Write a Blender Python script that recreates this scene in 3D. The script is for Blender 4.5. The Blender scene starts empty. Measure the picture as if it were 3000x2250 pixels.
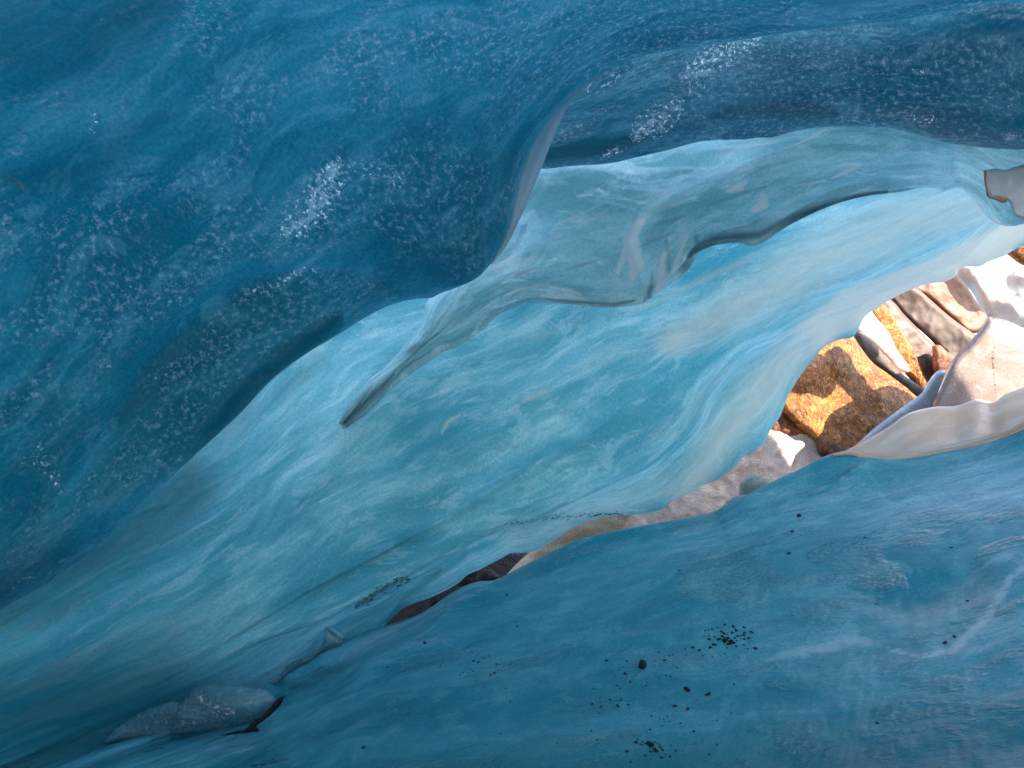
import bpy, bmesh, math, random
import numpy as np
from mathutils import Vector, Matrix
from mathutils.bvhtree import BVHTree
from mathutils.geometry import delaunay_2d_cdt

# ------------------------------------------------------------------ camera, sky, sun, exposure
S = bpy.context.scene
COL = S.collection
cam_d = bpy.data.cameras.new('camera'); cam = bpy.data.objects.new('camera', cam_d); COL.objects.link(cam)
CAMZ = 1.0
cam.location = (0, 0, CAMZ); cam.rotation_euler = (math.radians(90), 0, 0)
cam_d.sensor_width = 36; cam_d.lens = 26; cam_d.clip_start = 0.02; cam_d.clip_end = 3000
S.camera = cam
FPX = 26 / 36 * 3000

SUN_EL, SUN_AZ = math.radians(34), math.radians(122)      # azimuth measured from +Y towards +X
w = bpy.data.worlds.new('World'); S.world = w; w.use_nodes = True
nt = w.node_tree; bg = nt.nodes['Background']
sky = nt.nodes.new('ShaderNodeTexSky'); sky.sky_type = 'NISHITA'; sky.sun_disc = False
sky.sun_elevation = SUN_EL; sky.sun_rotation = SUN_AZ
nt.links.new(sky.outputs[0], bg.inputs[0]); bg.inputs[1].default_value = 0.15
sd = bpy.data.lights.new('sun', 'SUN'); sd.energy = 3.0; sd.angle = math.radians(0.5); sd.color = (1, 0.87, 0.72)
so = bpy.data.objects.new('sun', sd); COL.objects.link(so)
sdir = Vector((math.sin(SUN_AZ) * math.cos(SUN_EL), math.cos(SUN_AZ) * math.cos(SUN_EL), math.sin(SUN_EL)))
so.rotation_euler = (-sdir).to_track_quat('-Z', 'Y').to_euler(); so.location = sdir * 30
S.view_settings.view_transform = 'Standard'; S.view_settings.look = 'None'; S.view_settings.gamma = 1
S.view_settings.exposure = 2.35

# ------------------------------------------------------------------ maths helpers
def P(px, py, d):
    return np.array(((px - 1500) / FPX * d, d, CAMZ - (py - 1125) / FPX * d))

_rs = np.random.RandomState(7)
_perm = _rs.permutation(512)
_grad = _rs.normal(size=(512, 3)); _grad /= np.linalg.norm(_grad, axis=1)[:, None]
def perlin(p):
    i = np.floor(p).astype(int); f = p - i
    u = f * f * f * (f * (f * 6 - 15) + 10)
    def g(dx, dy, dz):
        h = _perm[(_perm[(_perm[(i[:, 0] + dx) & 511] + i[:, 1] + dy) & 511] + i[:, 2] + dz) & 511]
        return np.einsum('ij,ij->i', _grad[h], f - np.array((dx, dy, dz)))
    def L(a, b, t): return a + t * (b - a)
    x00 = L(g(0,0,0), g(1,0,0), u[:,0]); x10 = L(g(0,1,0), g(1,1,0), u[:,0])
    x01 = L(g(0,0,1), g(1,0,1), u[:,0]); x11 = L(g(0,1,1), g(1,1,1), u[:,0])
    return L(L(x00, x10, u[:,1]), L(x01, x11, u[:,1]), u[:,2])
def fbm(p, oct=4, gain=0.5):
    s = np.zeros(len(p)); a = 1.0
    for k in range(oct):
        s += a * perlin(p * 2 ** k + 17.3 * k); a *= gain
    return s
def ss(a, b, x):
    t = np.clip((x - a) / (b - a), 0, 1); return t * t * (3 - 2 * t)

def spline(pts, n):
    """centripetal-ish Catmull-Rom resampled evenly by chord length"""
    pts = np.array(pts, float)
    seg = np.linalg.norm(np.diff(pts[:, :3], axis=0), axis=1) + 1e-9
    t = np.concatenate(([0], np.cumsum(seg))); t /= t[-1]
    return hermite(pts, t, np.linspace(0, 1, n))
def hermite(pts, t, q):
    m = np.zeros_like(pts)
    d = np.diff(pts, axis=0) / np.diff(t)[:, None]
    h = np.diff(t)
    m[0] = d[0]; m[-1] = d[-1]
    w1 = h[1:, None]; w0 = h[:-1, None]
    m[1:-1] = (w1 * d[:-1] + w0 * d[1:]) / (w0 + w1)
    k = np.clip(np.searchsorted(t, q, side='right') - 1, 0, len(t) - 2)
    H = h[k][:, None]; s = ((q - t[k]) / h[k])[:, None]
    return ((2*s**3 - 3*s**2 + 1) * pts[k] + (s**3 - 2*s**2 + s) * H * m[k]
            + (-2*s**3 + 3*s**2) * pts[k+1] + (s**3 - s**2) * H * m[k+1])

def polydist(px, poly):
    """distance of pixel-plane points to a polyline, and the side (+ = below/right of travel)"""
    poly = np.array(poly, float); best = np.full(len(px), 1e9); side = np.zeros(len(px)); par = np.zeros(len(px))
    n = len(poly) - 1
    for k in range(n):
        a, b = poly[k], poly[k+1]; ab = b - a; L = ab @ ab + 1e-9
        t = np.clip(((px - a) @ ab) / L, 0, 1)
        q = px - (a + t[:, None] * ab); d = np.hypot(q[:, 0], q[:, 1])
        c = ab[0] * (px[:, 1] - a[1]) - ab[1] * (px[:, 0] - a[0])
        m = d < best; best[m] = d[m]; side[m] = np.sign(c[m]); par[m] = (k + t[m]) / n
    return best, side, par

def set_props(o, label=None, cat=None, group=None, kind=None):
    if label: o['label'] = label
    if cat: o['category'] = cat
    if group: o['group'] = group
    if kind: o['kind'] = kind
    return o

def make_obj(name, verts, faces, mat, parent=None, smooth=True):
    me = bpy.data.meshes.new(name)
    me.from_pydata([tuple(v) for v in verts], [], [tuple(f) for f in faces]); me.update()
    if smooth: me.polygons.foreach_set('use_smooth', [True] * len(me.polygons))
    if mat: me.materials.append(mat)
    o = bpy.data.objects.new(name, me); COL.objects.link(o)
    if parent: o.parent = parent
    return o

def to_px(v):
    d = np.maximum(v[:, 1], 0.05)
    return np.stack((1500 + v[:, 0] / d * FPX, 1125 - (v[:, 2] - CAMZ) / d * FPX), 1)

def loft(name, rows, nu, nv, mat, disp=None, ridges=(), strokes=(), uvrot=0, tv=None, seed=0, parent=None, flip=False, taper_row=None, tap=.05):
    """sheet through rows of 3-D points. rows are sampled evenly, then splined across."""
    R = np.array([spline(r, nu) for r in rows])            # rows x nu x 3
    if tv is None:
        seg = np.array([np.median(np.linalg.norm(R[i+1] - R[i], axis=1)) for i in range(len(R)-1)]) + 0.02
        tv = np.concatenate(([0], np.cumsum(seg))); tv /= tv[-1]
    tv = np.array(tv, float)
    # keep the given rows exactly, more samples where the rows are dense
    q = np.linspace(0, 1, nv)
    if taper_row is not None:
        k = np.argmin(abs(q - tv[taper_row])); q[k] = tv[taper_row]
        q = np.sort(np.concatenate((q, tv[taper_row] + np.array((-.012, -.008, -.004, .004, .008, .012)) * 0.5)))
        nv = len(q)
    flat = R.reshape(len(R), -1)
    G = hermite(flat, tv, q).reshape(nv, nu, 3)
    # uv in metres
    du = np.linalg.norm(np.diff(G, axis=1), axis=2).mean(axis=0); U = np.concatenate(([0], np.cumsum(du)))
    dv = np.median(np.linalg.norm(np.diff(G, axis=0), axis=2), axis=1); V = np.concatenate(([0], np.cumsum(dv)))
    UU, VV = np.meshgrid(U, V)
    gu = np.gradient(G, axis=1); gv = np.gradient(G, axis=0)
    N = np.cross(gu, gv); N /= np.linalg.norm(N, axis=2)[..., None] + 1e-9
    Vt = G.reshape(-1, 3); Nf = N.reshape(-1, 3)
    tocam = np.array((0, 0, CAMZ)) - Vt
    if flip: Nf = -Nf
    uv = np.stack((UU.ravel(), VV.ravel()), 1)
    px = to_px(Vt)
    D = np.zeros(len(Vt)); D2 = np.zeros(len(Vt))
    if disp: D += disp(uv, px, Vt)
    for poly, amp, wa, wb in ridges:
        d, s, par = polydist(px, poly)
        ends = ss(0, .25, par) * (1 - ss(.75, 1, par))
        wd = np.where(s > 0, wb, wa)
        D2 += amp * np.exp(-(d / wd) ** 1.3) * ends
    if taper_row is not None:
        vv = np.repeat(q, nu); D *= ss(0, tap, abs(vv - tv[taper_row])) * 0.97 + 0.03; D2 *= ss(0, .018, abs(vv - tv[taper_row]))
    D += D2
    Vd = Vt + Nf * D[:, None]
    idx = np.arange(nu * nv).reshape(nv, nu)
    f = np.stack((idx[:-1, :-1], idx[:-1, 1:], idx[1:, 1:], idx[1:, :-1]), -1).reshape(-1, 4)
    o = make_obj(name, Vd, f, mat, parent)
    me = o.data
    ul = me.uv_layers.new(name='UVMap')
    li = np.zeros(len(me.loops), int); me.loops.foreach_get('vertex_index', li)
    ul.data.foreach_set('uv', uv[li].ravel())
    names = ('frost', 'bubble', 'dirt', 'pale', 'dense')
    for a in names:
        val = np.zeros(len(Vt))
        for st in strokes:
            if st[0] != a: continue
            _, poly, wdt, strength = st[:4]
            d, s, par = polydist(px, poly)
            ww = wdt * (0.35 + 0.65 * np.sin(np.pi * np.clip(par, 0, 1)) ** 0.6) if len(poly) > 2 and len(st) < 5 else wdt
            val = np.maximum(val, strength * np.exp(-(d / ww) ** (st[5] if len(st) > 5 else 2)) * (ss(0, .2, par) if len(st) > 5 else 1))
        at = me.attributes.new(a, 'FLOAT', 'POINT'); at.data.foreach_set('value', val)
    return o

# ------------------------------------------------------------------ material helpers
class NT:
    def __init__(s, name):
        s.m = bpy.data.materials.new(name); s.m.use_nodes = True; s.t = s.m.node_tree
        s.b = s.t.nodes['Principled BSDF']; s.out = s.t.nodes['Material Output']
    def n(s, typ, **kw):
        nd = s.t.nodes.new('ShaderNode' + typ)
        for k, v in kw.items():
            if k in nd.inputs.keys() if isinstance(k, str) else False: s.put(nd.inputs[k], v)
            else: setattr(nd, k, v)
        return nd
    def put(s, sock, v):
        if hasattr(v, 'is_output'): s.t.links.new(v, sock)
        elif isinstance(v, (tuple, list)) and len(v) == 3 and sock.type == 'RGBA': sock.default_value = (*v, 1)
        else: sock.default_value = v
    def math(s, op, a, b=0.0, c=0.0, clamp=False):
        nd = s.t.nodes.new('ShaderNodeMath'); nd.operation = op; nd.use_clamp = clamp
        for i, v in enumerate((a, b, c)): s.put(nd.inputs[i], v)
        return nd.outputs[0]
    def mix(s, f, a, b, blend='MIX'):
        nd = s.t.nodes.new('ShaderNodeMix'); nd.data_type = 'RGBA'; nd.blend_type = blend
        s.put(nd.inputs[0], f); s.put(nd.inputs[6], a); s.put(nd.inputs[7], b); return nd.outputs[2]
    def ramp(s, v, a, b, lo=0.0, hi=1.0):
        nd = s.t.nodes.new('ShaderNodeMapRange'); nd.interpolation_type = 'SMOOTHSTEP'
        s.put(nd.inputs[0], v); s.put(nd.inputs[1], a); s.put(nd.inputs[2], b); s.put(nd.inputs[3], lo); s.put(nd.inputs[4], hi)
        return nd.outputs[0]
    def map(s, vec, sc=(1,1,1), loc=(0,0,0), rot=(0,0,0)):
        nd = s.t.nodes.new('ShaderNodeMapping'); s.put(nd.inputs[0], vec)
        nd.inputs[1].default_value = loc; nd.inputs[2].default_value = rot; nd.inputs[3].default_value = sc
        return nd.outputs[0]
    def noise(s, vec, scale, detail=3, rough=0.5, dist=0.0):
        nd = s.t.nodes.new('ShaderNodeTexNoise'); s.put(nd.inputs['Vector'], vec)
        nd.inputs['Scale'].default_value = scale; nd.inputs['Detail'].default_value = detail
        nd.inputs['Roughness'].default_value = rough; nd.inputs['Distortion'].default_value = dist
        return nd.outputs[0]
    def vor(s, vec, scale, feature='F1', out='Distance', rnd=1.0):
        nd = s.t.nodes.new('ShaderNodeTexVoronoi'); nd.feature = feature; s.put(nd.inputs['Vector'], vec)
        nd.inputs['Scale'].default_value = scale; nd.inputs['Randomness'].default_value = rnd
        return nd.outputs[out]
    def attr(s, name):
        nd = s.t.nodes.new('ShaderNodeAttribute'); nd.attribute_name = name; return nd.outputs['Fac']
    def uv(s): 
        nd = s.t.nodes.new('ShaderNodeUVMap'); nd.uv_map = 'UVMap'; return nd.outputs[0]
    def obj(s):
        return s.t.nodes.new('ShaderNodeTexCoord').outputs['Object']
    def bump(s, h, strength, dist=0.01, normal=None):
        nd = s.t.nodes.new('ShaderNodeBump'); s.put(nd.inputs['Height'], h)
        nd.inputs['Strength'].default_value = strength; nd.inputs['Distance'].default_value = dist
        if normal is not None: s.put(nd.inputs['Normal'], normal)
        return nd.outputs[0]

def ice(name, deep, mid, pale, frost=(0.62, 0.62, 0.66), streak=(1.2, 9), streak_amt=0.5, grain=0.5, grain_sc=55, patch=0.5,
        specks=1.0, rough=0.25, bump=0.6, transl=0.0, dirtcol=(0.02, 0.018, 0.02), spec=0.5, patch_sc=2.2, speck_sc=34, cloud=.45, shadecol=None, coat=.3, glint_sc=42, pale_crisp=False, micro=.2):
    k = NT(name); uv = k.uv()
    warp = k.t.nodes.new('ShaderNodeTexNoise'); k.put(warp.inputs['Vector'], uv); warp.inputs['Scale'].default_value = 0.9
    wv = k.t.nodes.new('ShaderNodeVectorMath'); wv.operation = 'MULTIPLY_ADD'
    k.put(wv.inputs[0], warp.outputs['Color']); wv.inputs[1].default_value = (.35, .35, 0); k.put(wv.inputs[2], uv)
    w = wv.outputs[0]
    big = k.noise(k.map(w, (1, 1.8, 1)), 0.9, 3, 0.55)
    st = k.noise(k.map(w, (streak[0], streak[1], 1)), 1.0, 7, 0.62, 0.3)
    st2 = k.noise(k.map(w, (streak[0] * 3, streak[1] * 4, 1), (3, 7, 0)), 1.0, 4, 0.6, 0.5)
    f = k.math('ADD', k.math('MULTIPLY', st, streak_amt), k.math('MULTIPLY', big, 1 - streak_amt))
    c = k.mix(k.ramp(f, 0.40, 0.56), deep, mid)
    c = k.mix(k.ramp(k.math('ADD', k.math('MULTIPLY', st2, .5), k.math('MULTIPLY', f, .5)), 0.50, 0.66), c, pale)
    cl = k.noise(k.map(w, (streak[0] * 3.2, streak[1] * 1.1 + 2, 1), (5, 1, 0)), 1.0, 8, 0.72, 0.4)
    c = k.mix(k.math('MULTIPLY', k.ramp(cl, .52, .60), cloud), c, pale)
    c = k.mix(k.math('MULTIPLY', k.ramp(cl, .47, .40), cloud), c, deep)
    mg = k.noise(uv, 75, 3, .7)
    c = k.mix(1.0, c, k.ramp(mg, .3, .7, 1 - micro, 1 + micro), 'MULTIPLY')
    pal = k.attr('pale')
    pn_ = k.noise(k.map(w, (6, 15, 1), (2, 8, 0)), 1.0, 9, .8, .8)
    if pale_crisp: pf = k.math('MULTIPLY', k.ramp(k.math('ADD', pal, k.math('MULTIPLY', k.math('SUBTRACT', pn_, .5), k.math('MULTIPLY', pal, 3.4))), .30, .62), k.ramp(pal, .05, .9, .25, .85))
    else: pf = k.math('MULTIPLY', k.ramp(k.math('ADD', pal, k.math('MULTIPLY', k.math('SUBTRACT', pn_, .5), .6)), .1, .9), .9)
    c = k.mix(pf, c, frost)
    # granular bubble-rich patches
    pn = k.noise(k.map(w, (1, 2.2, 1), (9, 4, 0)), patch_sc, 4, 0.6)
    pm = k.ramp(k.math('ADD', pn, k.math('MULTIPLY', k.attr('bubble'), .35)), 0.62 - patch * 0.2, 0.74 - patch * 0.16)
    gr = k.noise(k.map(uv, (1, 1.25, 1)), grain_sc, 6, 0.75, 0.1)
    gd = k.ramp(gr, .50, .66); gk = k.ramp(gr, .46, .34)
    c = k.mix(k.math('MULTIPLY', k.math('MULTIPLY', gd, pm), grain), c, frost)
    c = k.mix(k.math('MULTIPLY', k.math('MULTIPLY', gk, pm), grain * .8), c, deep)
    dn_ = k.ramp(k.math('ADD', k.attr('dense'), k.math('MULTIPLY', k.math('SUBTRACT', cl, .5), .7)), .12, .9)
    c = k.mix(k.math('MULTIPLY', dn_, .9), c, tuple(x * .6 for x in (shadecol or deep)))  # dense strokes darken the colour, painted light falloff and crease shade included
    # bright bubble specks that paint sparkle into the colour
    vd = k.t.nodes.new('ShaderNodeTexVoronoi'); k.put(vd.inputs['Vector'], k.map(w, (1, 1.5, 1))); vd.inputs['Scale'].default_value = speck_sc
    rnd = k.t.nodes.new('ShaderNodeSeparateColor'); k.put(rnd.inputs[0], vd.outputs['Color'])
    bub = k.attr('bubble')
    sp = k.math('MULTIPLY', k.ramp(vd.outputs['Distance'], k.math('MULTIPLY_ADD', rnd.outputs[1], .12, .04), 0.02, 0, 1),
                k.ramp(k.math('ADD', rnd.outputs[0], k.math('MULTIPLY', bub, .12)), .86, .97))
    sp = k.math('MULTIPLY', sp, k.math('ADD', k.math('MULTIPLY', pm, .9), .1), clamp=True)
    c = k.mix(k.math('MULTIPLY', sp, specks, clamp=True), c, (0.85, 0.85, 0.85))
    # painted-in bright frost bands broken into white glints
    fr = k.attr('frost')
    fn = k.noise(k.map(uv, (1, 1.2, 1)), 34, 6, 0.8, 0.5)
    ff = k.ramp(k.math('ADD', k.math('MULTIPLY', fr, .26), fn), .70, .84)
    c = k.mix(k.math('MULTIPLY', ff, k.ramp(fr, .05, .3)), c, frost)
    fs = k.math('MULTIPLY', k.ramp(fr, .2, .8), k.ramp(k.noise(uv, 60, 4, .7), .56, .62))
    c = k.mix(fs, c, (0.88, 0.86, 0.84))  # white glints painted inside the frost bands
    # grit
    dn = k.noise(k.map(uv, (1, 2.6, 1)), 34, 3, 0.6, 0.8)
    dm = k.ramp(k.math('ADD', k.math('MULTIPLY', k.attr('dirt'), .42), dn), .80, .86)
    c = k.mix(dm, c, dirtcol)
    k.put(k.b.inputs['Base Color'], c)
    k.put(k.b.inputs['Roughness'], k.ramp(big, .3, .7, rough * .7, rough * 1.5))
    k.b.inputs['IOR'].default_value = 1.33
    k.b.inputs['Specular IOR Level'].default_value = spec
    b1 = k.bump(st, bump * .5, 0.03)
    h = k.math('MULTIPLY', gr, k.math('ADD', k.math('MULTIPLY', pm, .85), k.math('MULTIPLY_ADD', fr, .8, .12)))
    b2 = k.bump(h, bump, 0.02, b1)
    k.put(k.b.inputs['Normal'], b2)
    k.b.inputs['Coat Weight'].default_value = coat; k.b.inputs['Coat Roughness'].default_value = .06; k.b.inputs['Coat IOR'].default_value = 1.33
    fv = k.vor(k.map(w, (1, 1.4, 1)), glint_sc)
    fh = k.math('MULTIPLY', fv, k.math('MULTIPLY_ADD', k.math('MAXIMUM', pm, k.ramp(fr, .1, .5)), .9, .05))
    k.put(k.b.inputs['Coat Normal'], k.bump(fh, min(1, bump * 1.3), .03, k.bump(gr, bump * .3, .01, b1)))
    if transl > 0:
        tr = k.t.nodes.new('ShaderNodeBsdfTranslucent'); k.put(tr.inputs[0], c)
        ms = k.t.nodes.new('ShaderNodeMixShader'); ms.inputs[0].default_value = transl
        k.t.links.new(k.b.outputs[0], ms.inputs[1]); k.t.links.new(tr.outputs[0], ms.inputs[2])
        k.t.links.new(ms.outputs[0], k.out.inputs[0])
    return k.m

def rock(name, cols, scale=8, rough=0.5, bump=0.5, crackle=0.5, vein=None, spec=.5):
    k = NT(name); o = k.obj()
    a = k.noise(o, scale * .5, 5, .65, .6); b = k.noise(k.map(o, (1, 1, 1), (4, 2, 1)), scale * 2.2, 6, .7, .8)
    c = k.mix(k.ramp(a, .36, .6), cols[0], cols[1])
    c = k.mix(k.ramp(b, .5, .66), c, cols[2])
    cr = k.vor(k.map(o, (1, 1, 1), (1, 5, 2)), scale * 2.6, 'DISTANCE_TO_EDGE')
    wob = k.math('ADD', cr, k.math('MULTIPLY', b, .12))
    c = k.mix(k.math('MULTIPLY', k.ramp(wob, .12, .06), crackle), c, cols[3])
    if vein:
        v = k.noise(k.map(o, (1, .6, .5), (8, 8, 8), (0, .7, 0)), scale * .9, 3, .5, 1.5)
        c = k.mix(k.math('MULTIPLY', k.ramp(k.math('ABSOLUTE', k.math('SUBTRACT', v, .5)), .03, .0), .8), c, vein)
    k.put(k.b.inputs['Base Color'], c); k.b.inputs['Roughness'].default_value = rough
    k.b.inputs['Specular IOR Level'].default_value = spec
    h = k.math('ADD', k.math('MULTIPLY', b, .7), k.math('MULTIPLY', a, .6))
    k.put(k.b.inputs['Normal'], k.bump(h, bump, .03))
    return k.m

# deep blue glacial ice, aerated cyan ice, greyish melt ice ...
M = {}
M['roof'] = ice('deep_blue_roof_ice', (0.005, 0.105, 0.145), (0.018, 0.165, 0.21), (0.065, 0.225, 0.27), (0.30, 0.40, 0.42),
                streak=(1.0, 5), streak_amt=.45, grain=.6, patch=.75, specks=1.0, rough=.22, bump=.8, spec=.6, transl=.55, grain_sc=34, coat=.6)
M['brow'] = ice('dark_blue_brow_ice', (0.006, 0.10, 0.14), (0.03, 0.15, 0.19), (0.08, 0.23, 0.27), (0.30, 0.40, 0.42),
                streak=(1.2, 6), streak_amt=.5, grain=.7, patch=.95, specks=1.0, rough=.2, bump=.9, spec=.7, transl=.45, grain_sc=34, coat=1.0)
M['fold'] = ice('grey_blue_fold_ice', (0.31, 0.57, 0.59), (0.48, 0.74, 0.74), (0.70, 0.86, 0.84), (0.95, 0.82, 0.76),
                streak=(1.3, 9), streak_amt=.65, cloud=.7, shadecol=(.20,.36,.42), grain=.35, patch=.5, specks=.15, rough=.2, bump=.4, transl=.42, spec=.6, coat=.8, pale_crisp=True, micro=.1)
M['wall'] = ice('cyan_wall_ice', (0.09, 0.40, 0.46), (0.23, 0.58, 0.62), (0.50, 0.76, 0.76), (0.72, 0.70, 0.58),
                streak=(.8, 7), streak_amt=.6, grain=.3, patch=.7, specks=.08, rough=.35, bump=.35, transl=.5, coat=.15, micro=.12, shadecol=(.004, .23, .29))
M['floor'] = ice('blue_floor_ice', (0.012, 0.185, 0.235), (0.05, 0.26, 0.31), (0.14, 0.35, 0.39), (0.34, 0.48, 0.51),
                 streak=(1.6, 3), streak_amt=.4, grain=.4, patch=.5, specks=.35, rough=.25, bump=.55, spec=.4, coat=.5, pale_crisp=True)
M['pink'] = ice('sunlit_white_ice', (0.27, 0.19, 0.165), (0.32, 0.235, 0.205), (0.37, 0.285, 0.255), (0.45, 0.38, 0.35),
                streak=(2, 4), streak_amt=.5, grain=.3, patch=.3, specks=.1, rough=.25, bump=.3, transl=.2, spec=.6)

# ------------------------------------------------------------------ ground
def ground_mat():
    k = NT('dark_moraine_gravel'); o = k.obj()
    a = k.noise(o, 9, 6, .7); b = k.vor(o, 26)
    c = k.mix(k.ramp(a, .35, .65), (0.006, 0.0035, 0.002), (0.03, 0.016, 0.009))
    c = k.mix(k.ramp(b, .25, .05, 0, .5), c, (0.07, 0.042, 0.028))
    k.put(k.b.inputs['Base Color'], c); k.b.inputs['Roughness'].default_value = .85
    k.put(k.b.inputs['Normal'], k.bump(k.math('ADD', a, b), .8, .05)); return k.m
M['ground'] = ground_mat()
def build_ground():
    xs = np.concatenate((-np.geomspace(900, 12, 18), np.linspace(-10, 12, 150), np.geomspace(14, 900, 18)))
    ys = np.concatenate((-np.geomspace(900, 12, 18), np.linspace(-10, 16, 180), np.geomspace(18, 900, 18)))
    X, Y = np.meshgrid(xs, ys); p = np.stack((X.ravel(), Y.ravel(), 0 * X.ravel()), 1)
    near = np.exp(-((p[:, 0] / 14) ** 2 + ((p[:, 1] - 4) / 14) ** 2))
    z = -1.15 + .12 * fbm(p * .6, 4) + near * (.05 * fbm(p * 4, 4))
    z += .75 * np.exp(-(((p[:, 0] + .3) / 1.7) ** 2 + ((p[:, 1] - 6.6) / 1.2) ** 2))     # soil bank behind the gap
    p[:, 2] = z
    nx, ny = len(xs), len(ys); i = np.arange(nx * ny).reshape(ny, nx)
    f = np.stack((i[:-1, :-1], i[:-1, 1:], i[1:, 1:], i[1:, :-1]), -1).reshape(-1, 4)
    o = make_obj('ground', p, f, M['ground']); set_props(o, kind='structure')
build_ground()

def rows(*rs): return [[P(*q) if len(q) == 3 else np.array(q[1:], float) for q in r] for r in rs]
def W(x, y, z): return ('w', x, y, z)
def withd(edge, dl):
    """edge: list of (px,py); dl: list of (px, depth) control for depth"""
    xs = [a for a, _ in dl]; ds = [b for _, b in dl]
    return [(x, y, float(np.interp(x, xs, ds))) for x, y in edge]

# ------------------------------------------------------------------ roof A: low blue ceiling with its curling lip
LIP = [(-420,2040),(-200,1905),(0,1785),(150,1700),(300,1590),(450,1445),(580,1325),(700,1215),(800,1110),(900,1035),(1000,975),(1080,925),
       (1150,892),(1215,877),(1250,874),(1262,873),(1290,860),(1340,842),(1400,812),(1440,770),(1475,710),(1500,640),(1518,560),(1540,480),(1570,410),(1610,350),
       (1650,300),(1705,250),(1770,208),(1850,172),(1950,150),(2100,128),(2300,95),(2500,70),(2700,44),(2860,18),(2960,5),(3100,-12),(3500,-60)]
lipd = [(-420,2.2),(0,2.45),(450,2.7),(900,3.0),(1255,3.1),(1475,2.95),(1570,2.85),(1770,2.75),(2300,2.75),(3500,2.6)]
LIP3 = withd(LIP, lipd)
def shift(row, dx, dy, dd): return [(x + dx, y + dy, d + dd) for x, y, d in row]
A_rows = rows(
    [W(-2.9,-3.6,-.75),W(-2.5,-3.4,.9),W(-1.5,-2.6,1.75),W(0,-1.5,2.05),W(1.8,-1.1,2.1),W(4.0,-1.0,2.1)],
    [W(-2.6,-.3,-.5),W(-2.1,-.3,.9),W(-1.3,-.3,1.6),W(0,-.3,1.85),W(1.7,-.3,1.95),W(3.6,-.3,1.95)],
    [(-1700,1500,1.4),(-1200,700,1.25),(-500,0,1.25),(500,-500,1.3),(1800,-700,1.45),(3600,-700,1.5)],
    [(-900,1500,1.75),(-400,800,1.75),(100,350,1.8),(800,-50,1.9),(1700,-300,1.9),(3600,-350,1.75)],
    [(-600,1750,2.05),(-100,1350,2.2),(350,950,2.4),(850,560,2.58),(1350,260,2.56),(1800,0,2.42),(2600,-100,2.2),(3600,-200,2.0)],
    LIP3,
    shift(LIP3, -8, -12, .08), shift(LIP3, -20, -40, .16))
def warp(row, u, s_):
    a = spline(row, 120); t = np.interp(np.linspace(0, 1, 60), [0, u - .2, u, u + .12, 1], [0, (u - .2) * s_ / u, s_, s_ + .13, 1]) * 119
    return np.stack([np.interp(t, np.arange(120), a[:, j]) for j in range(3)], 1)
A_rows[3] = warp(A_rows[3], .65, .60); A_rows[4] = warp(A_rows[4], .65, .555)
def dispA(uv, px, V):
    a = .05 * fbm(np.c_[uv * (.8, 1.5), V[:, 0] * 0], 3)
    b = .016 * fbm(np.c_[uv * (3.2, 5), V[:, 0] * 0 + 5], 3)
    patch = ss(-.15, .25, fbm(np.c_[uv * (1.2, 2.6), V[:, 0] * 0 + 9], 3))
    c = .005 * patch * fbm(np.c_[uv * 22, V[:, 0] * 0 + 2], 3, .6)
    return a + b + c
FLOWA = [('dense', [(500,1440),(700,1190),(850,1040),(1000,940)], 55, .8), ('dense', [(1100,800),(1250,780),(1400,740)], 45, .35), ('dense', [(-100,150),(200,100),(500,0)], 230, .6), ('dense', [(0,520),(250,520),(500,350)], 90, .5), ('dense', [(0,1720),(200,1600)], 60, .5), ('frost', [(990,470),(965,520),(930,590),(880,650),(830,680)], 56, 1.1), ('frost', [(1000,480),(1080,500),(1190,500)], 40, .5), ('frost', [(300,900),(500,850),(700,760)], 60, .35), ('frost', [(450,1120),(620,1050),(760,950)], 60, .4), ('frost', [(1500,80),(1900,90),(2200,60)], 60, .3), ('frost', [(1200,470),(1170,520),(1155,560)], 22, .7),  # broad top-left dense stroke paints the light falling off
         ('frost', [(280,340),(285,370),(280,400)], 16, .8), ('frost', [(180,575),(200,560),(215,580)], 22, .35), ('frost', [(660,700),(650,740),(640,770)], 22, .45),
         ('frost', [(720,885),(740,870),(800,855),(900,800),(950,800)], 19, .7), ('frost', [(60,1350),(100,1340),(160,1400),(185,1450)], 26, .6),
         ('frost', [(110,1300),(130,1340)], 16, .6), ('frost', [(380,1400),(400,1380)], 13, .5), ('frost', [(280,1060),(320,1075)], 19, .45),
         ('frost', [(0,1760),(60,1700),(120,1670)], 14, .5),
         ('bubble', [(600,720),(900,640),(1150,560),(1400,540)], 110, .9), ('bubble', [(0,950),(300,900),(600,800)], 90, .6),
         ('bubble', [(500,1150),(650,1000),(800,900),(1000,830)], 80, .8), ('bubble', [(1000,150),(1500,120),(2000,150)], 120, .5),
         ('bubble', [(250,1450),(500,1250),(700,1100)], 70, .6), ('bubble', [(1700,60),(2100,80)], 80, .7)]
ridgesA = [([(0,880),(250,760),(500,640),(850,420),(1200,300)], .035, 120, 50),
           ([(1255,880),(1130,830),(1000,800),(850,805),(700,860),(560,960),(430,1090),(300,1300),(200,1480)], .05, 110, 45),
           ([(0,500),(60,540),(110,565)], .02, 60, 10)]
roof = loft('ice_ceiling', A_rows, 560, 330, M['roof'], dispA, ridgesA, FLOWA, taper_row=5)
set_props(roof, 'deep blue ice roof with painted sparkle specks, overhanging from the upper left', kind='structure')

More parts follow.
